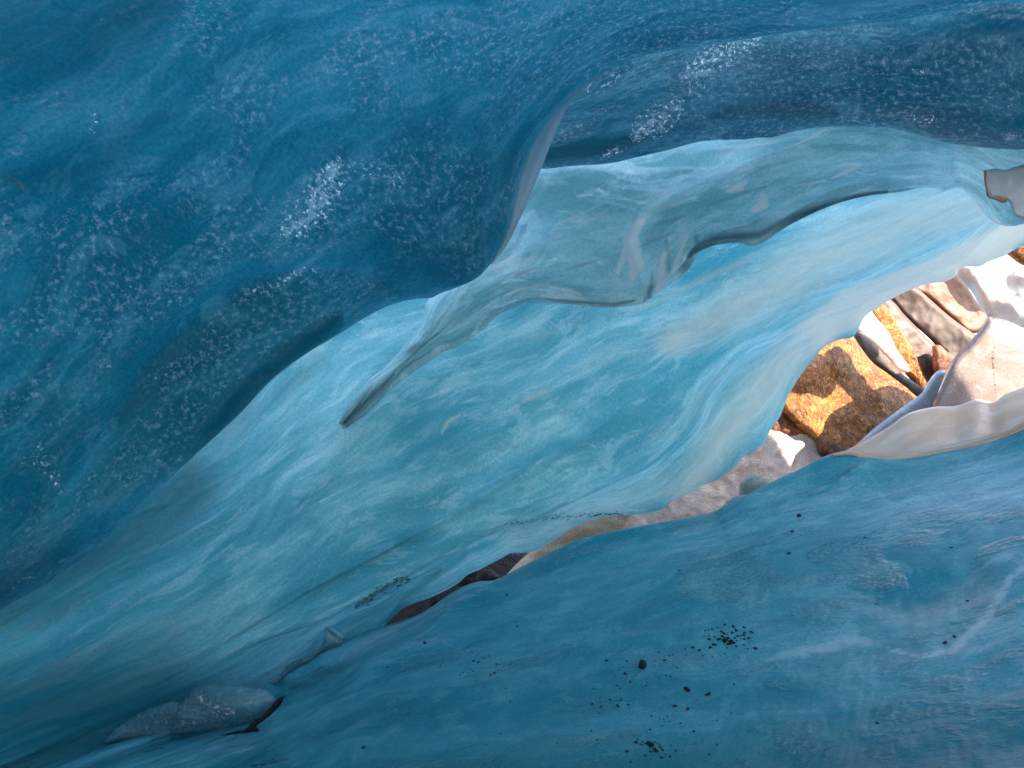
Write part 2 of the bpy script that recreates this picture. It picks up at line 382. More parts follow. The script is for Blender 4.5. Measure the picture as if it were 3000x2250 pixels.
# pale melted rim along the curling lip
def rim_mat():
    k = NT('clear_rim_ice'); uv = k.uv()
    s = k.noise(k.map(uv, (6, 60, 1)), 1, 4, .6, .5)
    k.put(k.b.inputs['Base Color'], k.mix(k.ramp(s, .4, .62), (0.62, 0.76, 0.82), (0.92, 0.95, 0.96)))
    k.b.inputs['Roughness'].default_value = .08; k.b.inputs['Specular IOR Level'].default_value = .9
    k.put(k.b.inputs['Normal'], k.bump(s, .4, .01))
    tr = k.t.nodes.new('ShaderNodeBsdfTranslucent'); tr.inputs[0].default_value = (.8, .88, .92, 1)
    ms = k.t.nodes.new('ShaderNodeMixShader'); ms.inputs[0].default_value = .6
    k.t.links.new(k.b.outputs[0], ms.inputs[1]); k.t.links.new(tr.outputs[0], ms.inputs[2]); k.t.links.new(ms.outputs[0], k.out.inputs[0])
    return k.m
M['rim'] = rim_mat()
RI = [(1440,772),(1478,708),(1502,640),(1520,560),(1542,480),(1572,410),(1612,350),(1652,300),(1708,249),(1772,207)]
RO = [(1441,774),(1487,714),(1518,652),(1546,590),(1576,518),(1602,452),(1630,382),(1662,318),(1714,258),(1775,212)]
ri3 = withd(RI, lipd); ro3 = withd(RO, lipd)
rim = loft('rim', rows(shift(ri3, -14, -8, .02), shift(ri3, 1, 0, -.012), [((a[0]+b[0])/2+3, (a[1]+b[1])/2, a[2]+.01) for a, b in zip(ri3, ro3)],
                       shift(ro3, 0, 0, .06), shift(ro3, -14, -6, .10)), 160, 24, M['rim'], parent=roof)

# ------------------------------------------------------------------ brow B: dark blue swelling behind the lip, upper right
BE = [(1440,505),(1500,500),(1580,490),(1680,482),(1800,475),(1855,463),(1950,440),(2050,415),(2150,405),(2250,392),(2350,370),(2450,362),(2550,366),(2620,375),
      (2700,395),(2800,414),(2900,423),(3000,425),(3150,430),(3500,450)]
B3 = withd(BE, [(1440,3.5),(2000,3.45),(2500,3.38),(3500,3.05)])
B_rows = rows([(1450,330,3.35),(1600,250,3.25),(1750,160,3.15),(1950,90,3.1),(2500,10,3.0),(3500,-130,2.85)],
              [(1450,370,3.38),(1600,300,3.28),(1900,180,3.15),(2500,90,3.02),(3500,-20,2.86)],
              [(1450,410,3.4),(1900,280,3.2),(2450,210,3.06),(3000,210,2.98),(3500,220,2.88)],
              [(1450,450,3.45),(1900,390,3.3),(2450,310,3.2),(3000,350,3.08),(3500,360,2.98)],
              B3, shift(B3, 0, -8, .10), shift(B3, 0, -36, .22))
def dispB(uv, px, V):
    z = V[:, 0] * 0
    a = .05 * fbm(np.c_[uv * (1.1, 1.8), z + 31], 3)
    c = .010 * fbm(np.c_[uv * (7, 9), z + 3], 3, .6)
    patch = ss(-.2, .2, fbm(np.c_[uv * (1.8, 2.6), z + 11], 3))
    return a + c * patch + .005 * patch * fbm(np.c_[uv * 26, z], 3, .65)
stB = [('dense', [(1520,470),(1650,430),(1800,420),(1900,390)], 40, .9), ('dense', [(2080,330),(2250,310),(2450,330)], 45, .6), ('dense', [(2700,330),(2850,350)], 50, .4), ('frost', [(2230,110),(2160,130),(2100,170),(2050,200),(2005,225)], 54, .9), ('frost', [(2100,170),(2060,230),(2010,290)], 42, .6),
       ('frost', [(1995,300),(1940,330),(1880,370),(1860,400)], 42, 1.0), ('frost', [(1830,425),(1780,440),(1765,460)], 19, .9),
       ('frost', [(1835,195),(1810,215),(1780,250),(1750,270)], 22, .55), ('frost', [(1730,245),(1715,265)], 10, 1.0), ('frost', [(1640,400),(1720,350),(1800,300)], 26, .4),
       ('frost', [(2680,205),(2710,215)], 11, 1.0), ('frost', [(2950,400),(2975,396)], 11, .9), ('frost', [(2680,350),(2730,355)], 22, .7),
       ('bubble', [(2000,250),(2300,270),(2700,280),(3000,280)], 110, 1.0), ('pale', [(2640,80),(2720,130),(2850,110),(3000,120)], 50, .22),
       ('pale', [(2880,110),(3000,100)], 30, .3)]
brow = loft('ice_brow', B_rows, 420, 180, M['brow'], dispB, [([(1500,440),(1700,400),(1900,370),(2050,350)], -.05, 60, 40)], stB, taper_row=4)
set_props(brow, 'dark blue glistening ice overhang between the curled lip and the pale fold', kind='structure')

# ------------------------------------------------------------------ fold C: grey-blue fluted fold hanging from under the brow
CE = [(1000,1251),(1049,1222),(1110,1173),(1162,1130),(1217,1086),(1260,1057),(1289,1035),(1333,1017),(1376,991),(1419,959),(1448,933),(1492,901),(1535,888),(1600,888),
      (1680,893),(1753,901),(1800,899),(1844,894),(1880,885),(1915,857),(1952,821),(2006,769),(2042,740),(2115,715),(2169,712),(2205,722),(2241,707),(2280,680),
      (2330,650),(2375,628),(2452,597),(2542,574),(2633,563),(2723,549),(2750,553),(2764,560),(2785,553),(2814,549),(2859,574),(2895,606),(2913,633),(2940,655),(2963,662),(3000,655),
      (3100,640),(3400,560)]
C3 = withd(CE, [(1000,3.70),(1100,3.64),(1260,3.60),(1535,3.58),(1880,3.75),(2205,3.8),(2764,3.75),(3400,3.4)])
CT = [(1004,1246),(1029,1190),(1095,1092),(1179,1000),(1237,921),(1257,874),(1300,780),(1400,650),(1520,530),(1700,450),(1870,410),(2050,375),(2200,355),(2320,340),(2400,330),(2460,325),(2700,330),(3000,360),(3400,360)]
CT3 = withd(CT, [(1004,3.70),(1100,3.66),(1179,3.63),(1257,3.58),(1500,3.78),(2000,3.9),(2450,3.6),(3400,3.3)])
def midrow(t, bulge, lift=0):
    a = spline([P(*q) for q in CT3], 60); b = spline([P(*q) for q in C3], 60)
    r = a * (1 - t) + b * t
    fall = np.sin(np.linspace(0, 1, 60) ** .7 * math.pi) ** .5
    r[:, 1] -= bulge * fall; 
    return r
C_rows = rows(shift(CT3, 4, 10, .12), CT3)
C_rows = [np.array(r) for r in C_rows] + [midrow(.25, .06), midrow(.5, .09), midrow(.72, .08), midrow(.9, .04)] + [np.array(r) for r in rows(C3, shift(C3, -3, -6, .07), shift(C3, -6, -24, .12))]
def dispC(uv, px, V):
    z = V[:, 0] * 0
    wob = np.c_[fbm(np.c_[uv * 1.3, z], 2), fbm(np.c_[uv * 1.3, z + 8], 2)] * .25
    s = fbm(np.c_[(uv + wob) * (1.2, 8), z + 4], 4)
    return .034 * s - .022 * np.abs(fbm(np.c_[(uv + wob) * (1.6, 6), z + 90], 3)) + .05 * fbm(np.c_[uv * (1.4, 2.2), z + 60], 2) + .002 * fbm(np.c_[uv * 25, z], 2)
thin = random.Random(11)
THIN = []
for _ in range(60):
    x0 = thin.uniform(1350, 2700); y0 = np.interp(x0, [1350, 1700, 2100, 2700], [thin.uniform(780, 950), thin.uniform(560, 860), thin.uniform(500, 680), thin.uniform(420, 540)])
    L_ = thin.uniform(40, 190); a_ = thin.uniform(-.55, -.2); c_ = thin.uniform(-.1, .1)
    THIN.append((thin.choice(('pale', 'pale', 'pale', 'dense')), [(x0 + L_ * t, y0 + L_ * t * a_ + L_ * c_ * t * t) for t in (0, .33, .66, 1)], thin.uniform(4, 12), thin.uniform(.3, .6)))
stC = THIN + [('dense', [(1900,435),(2050,430),(2200,415),(2330,385)], 18, .35), ('pale', [(2300,428),(2380,396),(2440,368)], 4, .9), ('dense', [(1985,800),(2030,740),(2100,705),(2230,690),(2300,655),(2450,590),(2600,565)], 16, .75), ('dense', [(1600,880),(1700,888),(1800,893),(1860,880)], 9, .7), ('dense', [(1010,1240),(1080,1170),(1160,1110)], 24, .7), ('dense', [(1175,1030),(1230,1010),(1290,985)], 15, .6), ('dense', [(2040,690),(2050,700),(2060,720)], 14, .6), ('dense', [(1900,870),(1905,840)], 10, .7), ('dense', [(2800,530),(2870,560),(2930,620)], 24, .45), ('pale', [(1885,640),(1848,690),(1862,735),(1874,775),(1858,815)], 20, 1.5), ('pale', [(1852,690),(1836,740),(1815,800)], 12, 1.1), ('pale', [(1925,850),(1935,800),(1945,740)], 13, .9), ('pale', [(1965,800),(1990,740),(2015,690)], 10, .8), ('dense', [(1885,885),(1905,850),(1912,800)], 9, .55), ('dense', [(1950,700),(1958,740),(1955,800)], 9, .5),  # pale strokes paint glassy reflections; dense ones the underside and refracted darks
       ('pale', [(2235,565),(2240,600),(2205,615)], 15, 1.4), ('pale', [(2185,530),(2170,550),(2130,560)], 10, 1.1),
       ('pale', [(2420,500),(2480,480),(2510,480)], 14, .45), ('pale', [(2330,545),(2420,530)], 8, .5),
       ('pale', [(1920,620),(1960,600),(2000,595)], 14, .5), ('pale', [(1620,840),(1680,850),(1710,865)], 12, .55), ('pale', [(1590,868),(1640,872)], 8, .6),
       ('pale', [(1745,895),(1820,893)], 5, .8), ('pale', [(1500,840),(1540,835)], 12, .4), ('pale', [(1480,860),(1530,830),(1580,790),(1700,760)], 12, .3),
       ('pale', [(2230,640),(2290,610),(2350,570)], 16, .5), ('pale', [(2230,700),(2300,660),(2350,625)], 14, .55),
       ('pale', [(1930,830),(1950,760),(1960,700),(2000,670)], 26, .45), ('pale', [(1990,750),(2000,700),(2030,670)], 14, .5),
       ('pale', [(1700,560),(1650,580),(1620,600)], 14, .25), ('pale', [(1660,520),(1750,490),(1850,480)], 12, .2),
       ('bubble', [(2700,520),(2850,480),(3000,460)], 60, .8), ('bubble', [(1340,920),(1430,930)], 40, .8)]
ridC = [([(1492,880),(1560,835),(1640,825),(1720,850),(1800,885)], .045, 14, 50), ([(1257,890),(1214,960),(1150,1040),(1080,1120)], .03, 20, 20),
        ([(1100,1170),(1190,1080),(1290,980),(1400,900),(1440,850)], .05, 40, 50),
        ([(1880,880),(1885,800),(1850,700),(1880,600),(1960,540),(2080,510)], .05, 70, 16), ([(1995,770),(2080,690),(2200,660),(2320,590)], .06, 26, 40),
        ([(2240,700),(2340,625),(2450,560),(2600,530),(2740,530)], .05, 24, 30), ([(1850,470),(2000,461),(2150,455),(2280,435),(2390,398),(2460,360)], .045, 24, 8),
        ([(1700,600),(1850,520),(2050,480),(2250,460)], .03, 50, 20)]
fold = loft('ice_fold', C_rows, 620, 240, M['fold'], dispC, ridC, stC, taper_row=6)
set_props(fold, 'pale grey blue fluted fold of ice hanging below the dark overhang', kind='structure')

# ------------------------------------------------------------------ wall E: long cyan wall down to the opening
EE = [(-500,2560),(0,2380),(400,2240),(800,2060),(960,1960),(1060,1880),(1124,1835),(1153,1807),(1175,1786),(1211,1768),(1244,1757),(1280,1742),(1316,1724),(1345,1706),(1367,1686),
      (1406,1668),(1443,1648),(1471,1634),(1493,1621),(1520,1619),(1555,1616),(1609,1591),(1653,1562),(1685,1543),(1716,1529),(1764,1515),(1827,1510),(1890,1503),(1941,1490),(1970,1468),
      (2022,1444),(2057,1422),(2103,1403),(2136,1379),(2158,1360),(2182,1333),(2220,1313),(2239,1295),(2250,1270),(2266,1246),(2285,1219),(2294,1197),(2316,1147),(2344,1102),
      (2384,1052),(2420,1012),(2452,996),(2502,984),(2515,962),(2533,930),(2570,903),(2606,880),(2678,844),(2723,831),(2777,822),(2800,808),(2809,790),(2827,781),(2868,781),
      (2904,763),(2949,745),(2972,731),(3000,718),(3150,660),(3400,560)]
E3 = withd(EE, [(-500,2.2),(0,2.7),(800,3.7),(1124,4.3),(1500,4.7),(2000,5.1),(2300,5.35),(2600,5.35),(3000,5.2),(3400,5.0)])
SK = [(-500,2440),(0,2230),(400,2060),(800,1880),(1100,1740),(1350,1610),(1600,1480),(1850,1370),(2000,1250),(2120,1090),(2203,1007),(2271,984),(2316,953),(2384,917),(2452,885),(2520,862),
      (2601,831),(2678,804),(2768,767),(2818,740),(2859,696),(2904,650),(2990,560),(3400,420)]
SK3 = withd(SK, [(-500,2.15),(0,2.65),(800,3.5),(1350,4.1),(2000,4.75),(2300,4.85),(2904,4.75),(3400,4.6)])
E_rows = rows(
    [(-700,1560,1.9),(0,1480,2.6),(400,1130,3.2),(800,860,3.8),(1250,660,4.15),(1800,400,4.3),(2400,300,4.25),(3400,200,4.1)],
    [(-600,1850,2.05),(0,1700,2.6),(500,1350,3.35),(900,1020,3.9),(1500,760,4.2),(2000,540,4.35),(2500,420,4.35),(3400,300,4.2)],
    [(-550,2100,2.1),(0,1900,2.65),(500,1610,3.25),(1000,1280,3.8),(1500,1010,4.2),(2000,780,4.45),(2500,640,4.5),(3000,470,4.4),(3400,350,4.3)],
    [(-520,2300,2.12),(0,2090,2.65),(600,1780,3.35),(1100,1480,3.95),(1600,1210,4.35),(2000,1010,4.6),(2500,800,4.65),(2900,620,4.55),(3400,400,4.4)],
    SK3, shift(SK3, 10, 8, .06))
def between(a, b, t, n=60):
    A = spline([P(*q) for q in a], n); B = spline([P(*q) for q in b], n); return A * (1 - t) + B * t
E_rows = [np.array(r) for r in E_rows] + [between(SK3, E3, .35) + (0, .10, 0), between(SK3, E3, .75) + (0, .06, 0)] + [np.array(r) for r in rows(E3, shift(E3, -4, -5, .06), shift(E3, -30, -60, .25))]
def dispE(uv, px, V):
    z = V[:, 0] * 0
    wob = np.c_[fbm(np.c_[uv * .9, z], 2), fbm(np.c_[uv * .9, z + 8], 2)] * .3
    s = fbm(np.c_[(uv + wob) * (.7, 5), z + 44], 4, .55)
    return .045 * s + .05 * fbm(np.c_[uv * (.8, 1.6), z + 12], 2) + .0035 * fbm(np.c_[uv * (14, 20), z], 3, .6)
CREASE = [(560,1950),(633,1898),(768,1812),(904,1730),(1000,1680),(1113,1622),(1226,1563),(1316,1518),(1430,1442),(1588,1356),(1678,1320),(1768,1261),(1841,1202),(1950,1100),(2080,1040)]
ridE = [(CREASE, .09, 9, 60), ([(1500,1010),(1750,920),(2000,830),(2200,740),(2330,690),(2420,640)], .03, 20, 50),
        ([(1124,1835),(1200,1740),(1350,1640),(1450,1560),(1600,1480)], .03, 18, 30), ([(1360,1650),(1400,1600),(1450,1600)], .02, 14, 14),
        ([(2000,1250),(2150,1140),(2280,1060),(2400,1000)], .035, 60, 30), ([(450,1500),(600,1380),(800,1320),(1000,1250)], .03, 20, 60),
        ([(2300,890),(2420,800),(2560,740)], .015, 10, 40)]
SKM = [((a + c) / 2, (b + e) / 2) for a, b, c, e in ((2203,1007,2294,1197),(2271,984,2384,1052),(2384,917,2452,996),(2452,885,2533,930),(2601,831,2640,865),(2678,804,2700,838),(2768,767,2800,808),(2859,696,2904,763),(2904,650,3000,718),(3000,560,3080,700),(3400,380,3400,600))]
stE = [('dense', [(430,1480),(600,1330),(780,1180),(950,1050)], 75, .4), ('pale', SKM, 52, .85, 1, 6), ('pale', [(1950,1010),(2250,860),(2450,740),(2650,650),(2850,600),(2950,560)], 140, .6), ('dense', [(-300,2060),(0,2130),(250,2120),(450,2110)], 300, .85, 1), ('dense', [(-100,1800),(150,1720),(350,1580),(550,1420)], 150, .7, 1), ('dense', [(1130,1825),(1200,1750),(1300,1680)], 16, .5), ('dense', [(640,1900),(900,1735),(1220,1570),(1320,1520)], 7, .6), ('pale', [(1850,450),(2100,430),(2450,370)], 60, .5, 1), ('pale', [(2000,1450),(2150,1250),(2250,1130),(2400,960),(2550,880),(2700,810),(2850,750),(3000,620)], 75, .62, 1),  # dense strokes paint the dim lower left and the crease shade
       ('pale', [(1500,1580),(1750,1500),(1950,1430),(2100,1340),(2200,1200)], 75, .42, 1), ('pale', [(1830,920),(2000,850),(2200,760),(2330,700),(2370,680)], 18, .4),
       ('pale', [(1460,1030),(1650,960),(1850,900)], 20, .3), ('pale', [(1900,1300),(2050,1200),(2150,1080)], 50, .35), ('pale', [(1550,1170),(1600,1150)], 14, .5), ('pale', [(1290,1270),(1310,1235),(1350,1215)], 7, .7),
       ('pale', [(1700,1080),(1900,980),(2100,900)], 70, .25), 
       ('dirt', [(1050,1790),(1110,1745),(1170,1712),(1200,1705)], 24, .85), ('dirt', [(1480,1535),(1600,1515),(1720,1508),(1850,1505)], 17, .7),
       ('dirt', [(1240,1700),(1300,1660)], 8, .7)]
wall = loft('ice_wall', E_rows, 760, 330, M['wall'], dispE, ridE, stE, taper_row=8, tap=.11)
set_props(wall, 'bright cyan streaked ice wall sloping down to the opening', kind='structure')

# ------------------------------------------------------------------ floor G
GE = [(-600,2560),(-200,2400),(0,2310),(150,2250),(300,2190),(500,2130),(640,2080),(740,2035),(800,1995),(850,1960),(900,1938),(1000,1889),(1081,1853),(1122,1837),(1181,1819),(1249,1794),(1294,1767),(1339,1740),
      (1384,1719),(1429,1706),(1475,1688),(1520,1665),(1565,1642),(1633,1608),(1678,1586),(1723,1572),(1814,1552),(1904,1536),(2008,1517),(2090,1498),(2158,1466),(2225,1430),
      (2280,1403),(2347,1371),(2415,1338),(2456,1325),(2497,1321),(2560,1327),(2633,1333),(2700,1325),(2768,1310),(2859,1292),(2927,1269),(3000,1236),(3100,1190),(3500,1080)]
G3 = withd(GE, [(-600,2.1),(0,2.45),(500,2.85),(800,3.3),(1122,4.0),(1500,4.3),(2000,4.4),(2497,4.4),(3000,4.1),(3500,3.9)])
G_rows = rows([W(-4,-3.2,-.75),W(-1,-3.2,-.5),W(2,-3.2,-.2),W(5,-3,.1)],
              [(-1500,3600,.95),(500,3500,.95),(2000,3300,.95),(4200,3100,.95)],
              [(-700,2800,1.75),(500,2600,1.8),(1500,2450,1.85),(2500,2400,1.8),(3600,2300,1.7)],
              [(-650,2650,1.95),(100,2400,2.25),(650,2250,2.5),(1100,2100,2.75),(1600,2020,2.85),(2200,1960,2.75),(3000,1850,2.55),(3550,1700,2.4)],
              [(-620,2600,2.03),(50,2350,2.35),(600,2160,2.7),(1100,1970,3.3),(1600,1810,3.55),(2200,1660,3.6),(3000,1500,3.3),(3530,1350,3.1)],
              [(-610,2575,2.08),(20,2325,2.4),(700,2075,3.0),(1110,1890,3.75),(1600,1680,4.05),(2200,1520,4.15),(3000,1330,3.85),(3510,1180,3.6)],
              G3, shift(G3, 3, 6, .10), shift(G3, 10, 60, .35), shift(G3, 30, 260, .8))
def dispG(uv, px, V):
    z = V[:, 0] * 0
    return (.05 * fbm(np.c_[uv * (.7, .9), z + 70], 3) + .008 * fbm(np.c_[uv * (6, 8), z + 3], 3)
            + .0030 * fbm(np.c_[uv * 26, z], 3, .6)) * ss(.8, 1.6, V[:, 1])
TRO = [(2090,1500),(2111,1493),(2171,1474),(2239,1464),(2307,1463),(2361,1460),(2415,1447),(2456,1428),(2493,1396),(2529,1369),(2560,1350)]
ridG = [(TRO, .06, 9, 70), ([(1475,1690),(1424,1706),(1334,1804),(1262,1883),(1189,1927),(1117,1963),(1045,1995),(950,2030)], .05, 30, 90),
        ([(2400,1700),(2650,1760),(2800,1700),(2900,1600)], -.03, 90, 90)]
stG = [('pale', [(1000,1940),(1130,1875),(1220,1835),(1330,1770),(1440,1705)], 60, .5), ('pale', [(1045,1995),(1189,1927),(1262,1883),(1334,1804),(1424,1706)], 6, .5), ('pale', [(2111,1493),(2239,1464),(2361,1462),(2456,1428),(2493,1396)], 10, .5), ('pale', [(2000,1600),(2500,1480),(2750,1530),(3000,1450)], 130, .42, 1), ('dense', [(1200,2380),(2200,2330),(3100,2180)], 200, .7, 1), ('dense', [(2850,1750),(2950,1800)], 60, .4), ('pale', [(2250,1940),(2400,1900),(2500,1870),(2560,1880)], 34, .62), ('pale', [(2600,1900),(2700,1935),(2800,1915),(2900,1800),(2960,1700),(3000,1670)], 20, .75),  # pale along crest and ridges paints their lit faces; dense the dim bottom
       ('pale', [(2880,1660),(2960,1640),(3040,1670)], 34, .5), ('pale', [(2460,1780),(2560,1765)], 8, .35),
       ('bubble', [(2050,1690),(2200,1700)], 60, 1.0), ('bubble', [(2380,1630),(2500,1620),(2650,1700)], 50, .8), ('frost', [(1690,1780),(1715,1790)], 7, .6),
       ('pale', [(1130,1900),(1250,1860),(1400,1740)], 30, .2), ('pale', [(1650,2010),(1640,2030)], 10, .35),
       ('dirt', [(2170,1395),(2230,1380),(2200,1430)], 22, .55), ('dirt', [(1760,1575),(1900,1545)], 8, .5), ('dirt', [(420,2210),(480,2195)], 7, .9),
       ('dirt', [(680,2240),(760,2230),(850,2210)], 9, .8), ('dirt', [(160,2215),(175,2205)], 7, .8)]
floor = loft('ice_floor', G_rows, 620, 320, M['floor'], dispG, ridG, stG, taper_row=6, flip=False, tap=.16)
set_props(floor, 'smooth deep blue ice floor in the foreground', kind='structure')

def warm_rim():  # peach colour paints the warm rocks' reflection along the floor crest
    k = NT('peach_reflection_rim_ice'); uv = k.uv(); s_ = k.noise(k.map(uv, (5, 40, 1)), 1, 5, .65, .6)
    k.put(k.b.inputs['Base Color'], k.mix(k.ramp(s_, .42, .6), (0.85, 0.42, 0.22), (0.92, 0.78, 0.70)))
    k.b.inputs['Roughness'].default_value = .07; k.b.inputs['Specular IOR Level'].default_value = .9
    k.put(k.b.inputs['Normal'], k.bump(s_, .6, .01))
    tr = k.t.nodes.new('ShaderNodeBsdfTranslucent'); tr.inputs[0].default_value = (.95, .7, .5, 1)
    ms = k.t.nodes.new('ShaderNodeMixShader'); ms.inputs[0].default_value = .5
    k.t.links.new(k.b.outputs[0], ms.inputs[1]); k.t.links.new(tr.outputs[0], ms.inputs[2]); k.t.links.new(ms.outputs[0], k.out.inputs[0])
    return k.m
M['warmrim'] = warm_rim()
WU = [(2440,1330),(2497,1319),(2560,1324),(2633,1329),(2700,1321),(2768,1305),(2859,1286),(2927,1262),(3000,1226),(3100,1176),(3300,1115)]
WL = [(2442,1333),(2497,1330),(2540,1352),(2600,1350),(2680,1344),(2768,1326),(2859,1310),(2927,1288),(3000,1256),(3100,1212),(3300,1150)]
wu3 = withd(WU, [(2400,4.42),(2497,4.4),(3000,4.1),(3300,3.98)]); wl3 = withd(WL, [(2400,4.36),(2497,4.33),(3000,4.01),(3300,3.9)])
loft('rim', rows(shift(wu3, 2, 14, .10), wu3, [((a[0]+b[0])/2, (a[1]+b[1])/2, (a[2]+b[2])/2 - .03) for a, b in zip(wu3, wl3)], wl3, shift(wl3, 0, 10, .03)), 140, 24, M['warmrim'], parent=floor)
RH = [(2555,1345),(2530,1362),(2508,1380),(2494,1400),(2485,1412)]
# ------------------------------------------------------------------ inflated outlines for rocks and lumps of ice
def inflate(name, outline, depth, front, back, mat, step=10, wr=30, noise=(.02, 6), tilt=(0, 0), parent=None, uvs=1.0, smooth_out=True, strokes=()):
    ol = np.array(outline, float)
    if smooth_out:
        c = np.vstack((ol, ol[:1])); c3 = np.c_[c, np.zeros(len(c))]
        n = max(24, int(np.linalg.norm(np.diff(c, axis=0), axis=1).sum() / step)); ol = spline(c3, n + 1)[:-1, :2]
    x0, y0 = ol.min(0); x1, y1 = ol.max(0)
    gx, gy = np.meshgrid(np.arange(x0, x1, step), np.arange(y0, y1, step)); g = np.c_[gx.ravel(), gy.ravel()]
    g[:, 0] += (np.round((g[:, 1] - y0) / step) % 2) * step / 2
    ins = np.zeros(len(g), bool); a = ol; b = np.roll(ol, -1, 0)
    for p, q in zip(a, b):
        m = ((p[1] > g[:, 1]) != (q[1] > g[:, 1])) & (g[:, 0] < (q[0] - p[0]) * (g[:, 1] - p[1]) / (q[1] - p[1] + 1e-12) + p[0]); ins ^= m
    cl = np.vstack((ol, ol[:1])); dd, _, _ = polydist(g, cl); g = g[ins & (dd > step * .45)]
    pts = np.vstack((ol, g)); nb = len(ol)
    vo, _, fo, *_ = delaunay_2d_cdt([Vector(p) for p in pts], [], [list(range(nb))], 1, 1e-6)
    vo = np.array([tuple(v) for v in vo]); d, _, _ = polydist(vo, cl)
    prof = np.sqrt(np.clip(1 - (1 - np.clip(d / wr, 0, 1)) ** 2, 0, 1)) * (1 if wr < 20 else .8 + .2 * np.clip(d / (wr * 3), 0, 1))
    cen = ol.mean(0); base = depth + tilt[0] * (vo[:, 0] - cen[0]) / 1000 + tilt[1] * (vo[:, 1] - cen[1]) / 1000
    q = np.c_[vo / FPX * depth * noise[1], np.full(len(vo), depth * 3.1)]
    nz = fbm(q, 4, .55) * noise[0]
    # facets, so that rocks have planes rather than one bulge
    F = np.array([P(x, y, e) for x, y, e in zip(vo[:, 0], vo[:, 1], base - front * prof + nz * prof)])
    B = np.array([P(x, y, e) for x, y, e in zip(vo[:, 0], vo[:, 1], base + back * prof + nz * prof)])
    n = len(vo); onb = d < 1e-4
    vm = np.arange(n) + n; vm[onb] = np.arange(n)[onb]
    faces = [tuple(f) for f in fo] + [tuple(int(vm[i]) for i in reversed(f)) for f in fo]
    allv = np.vstack((F, B))
    used = sorted({i for f in faces for i in f}); re = {u: k for k, u in enumerate(used)}
    V = allv[used]; base_pt = V.mean(0); base_pt[2] = V[:, 2].min()
    if parent is not None: base_pt = np.array(parent.location)
    o = make_obj(name, V - base_pt, [tuple(re[i] for i in f) for f in faces], mat, parent)
    if parent is None: o.location = base_pt
    me = o.data; ul = me.uv_layers.new(name='UVMap'); li = np.zeros(len(me.loops), int); me.loops.foreach_get('vertex_index', li)
    uv = np.c_[V[:, 0], V[:, 2]] * uvs; ul.data.foreach_set('uv', uv[li].ravel())
    px = to_px(V)
    for at_ in ('frost', 'bubble', 'dirt', 'pale', 'dense'):
        val = np.zeros(len(V))
        for st in strokes:
            if st[0] == at_:
                dd, _, _ = polydist(px, st[1]); val = np.maximum(val, st[3] * np.exp(-(dd / st[2]) ** 2))
        me.attributes.new(at_, 'FLOAT', 'POINT').data.foreach_set('value', val)
    bm = bmesh.new(); bm.from_mesh(me); bmesh.ops.recalc_face_normals(bm, faces=bm.faces); bm.to_mesh(me); bm.free()
    return o

M['gold'] = rock('golden_stained_rock', ((0.20, 0.050, 0.007), (0.40, 0.125, 0.016), (0.64, 0.27, 0.055), (0.035, 0.009, 0.002)), 13, .3, 1.0, 1.0, (0.85, .36, .05))
M['orange'] = rock('pink_orange_rock', ((0.15, 0.055, 0.028), (0.24, 0.105, 0.06), (0.30, 0.12, 0.045), (0.10, 0.05, 0.03)), 6, .5, .5, .25)
M['brown'] = rock('dull_brown_rock', ((0.09, 0.048, 0.032), (0.14, 0.08, 0.055), (0.18, 0.10, 0.07), (0.05, 0.027, 0.019)), 4, .5, .25, .1)
M['grey'] = rock('dark_grey_rock', ((0.085, 0.055, 0.042), (0.12, 0.082, 0.064), (0.15, 0.105, 0.085), (0.05, 0.033, 0.026)), 3, .65, .2, .0)
M['white'] = rock('white_sunlit_rock', ((0.80, 0.74, 0.66), (0.86, 0.83, 0.80), (0.88, 0.86, 0.84), (0.62, 0.42, 0.26)), 4, .5, .3, .25)
M['rust'] = rock('rusty_brown_rock', ((0.10, 0.025, 0.01), (0.30, 0.09, 0.03), (0.45, 0.16, 0.06), (0.03, 0.01, 0.008)), 14, .5, .6, .5)
M['slate'] = rock('blackish_stone', ((0.006, 0.005, 0.008), (0.010, 0.009, 0.012), (0.018, 0.016, 0.02), (0.004, 0.004, 0.005)), 30, .6, .4, .1, spec=.2)

def thing(o, label, cat, group=None): return set_props(o, label, cat, group)
GB = 'boulders outside the opening'
o = inflate('boulder', [(2770,720),(2800,806),(2842,850),(2872,900),(2893,932),(2960,1010),(3350,1060),(3500,560),(3000,520)], 8.3, .3, .9, M['white'], 12, 30, (.12, 2)); thing(o, 'huge white sunlit boulder at the right edge beyond the opening', 'boulder', GB)
o = inflate('boulder', [(2950,745),(2985,772),(3050,790),(3160,760),(3200,620),(3000,640),(2930,690)], 7.2, .15, .4, M['gold'], 9, 50, (.06, 3)); thing(o, 'small golden boulder tucked into the top corner above the white boulder', 'boulder', GB)
o = inflate('boulder', [(2640,780),(2670,842),(2725,880),(2790,935),(2850,978),(2880,965),(2893,930),(2860,880),(2830,835),(2800,800),(2790,740)], 7.5, .12, .5, M['orange'], 6, 14, (.05, 3), (1.0, -.8)); thing(o, 'pinkish orange boulder leaning against the white boulder', 'boulder', GB)
o = inflate('boulder', [(2570,850),(2612,882),(2650,925),(2720,990),(2765,1035),(2790,1062),(2830,1045),(2875,990),(2850,975),(2780,925),(2720,872),(2670,830),(2620,810)], 7.2, .10, .4, M['grey'], 6, 12, (.05, 3)); thing(o, 'dark grey boulder between the pinkish orange and the brown boulders', 'boulder', GB)
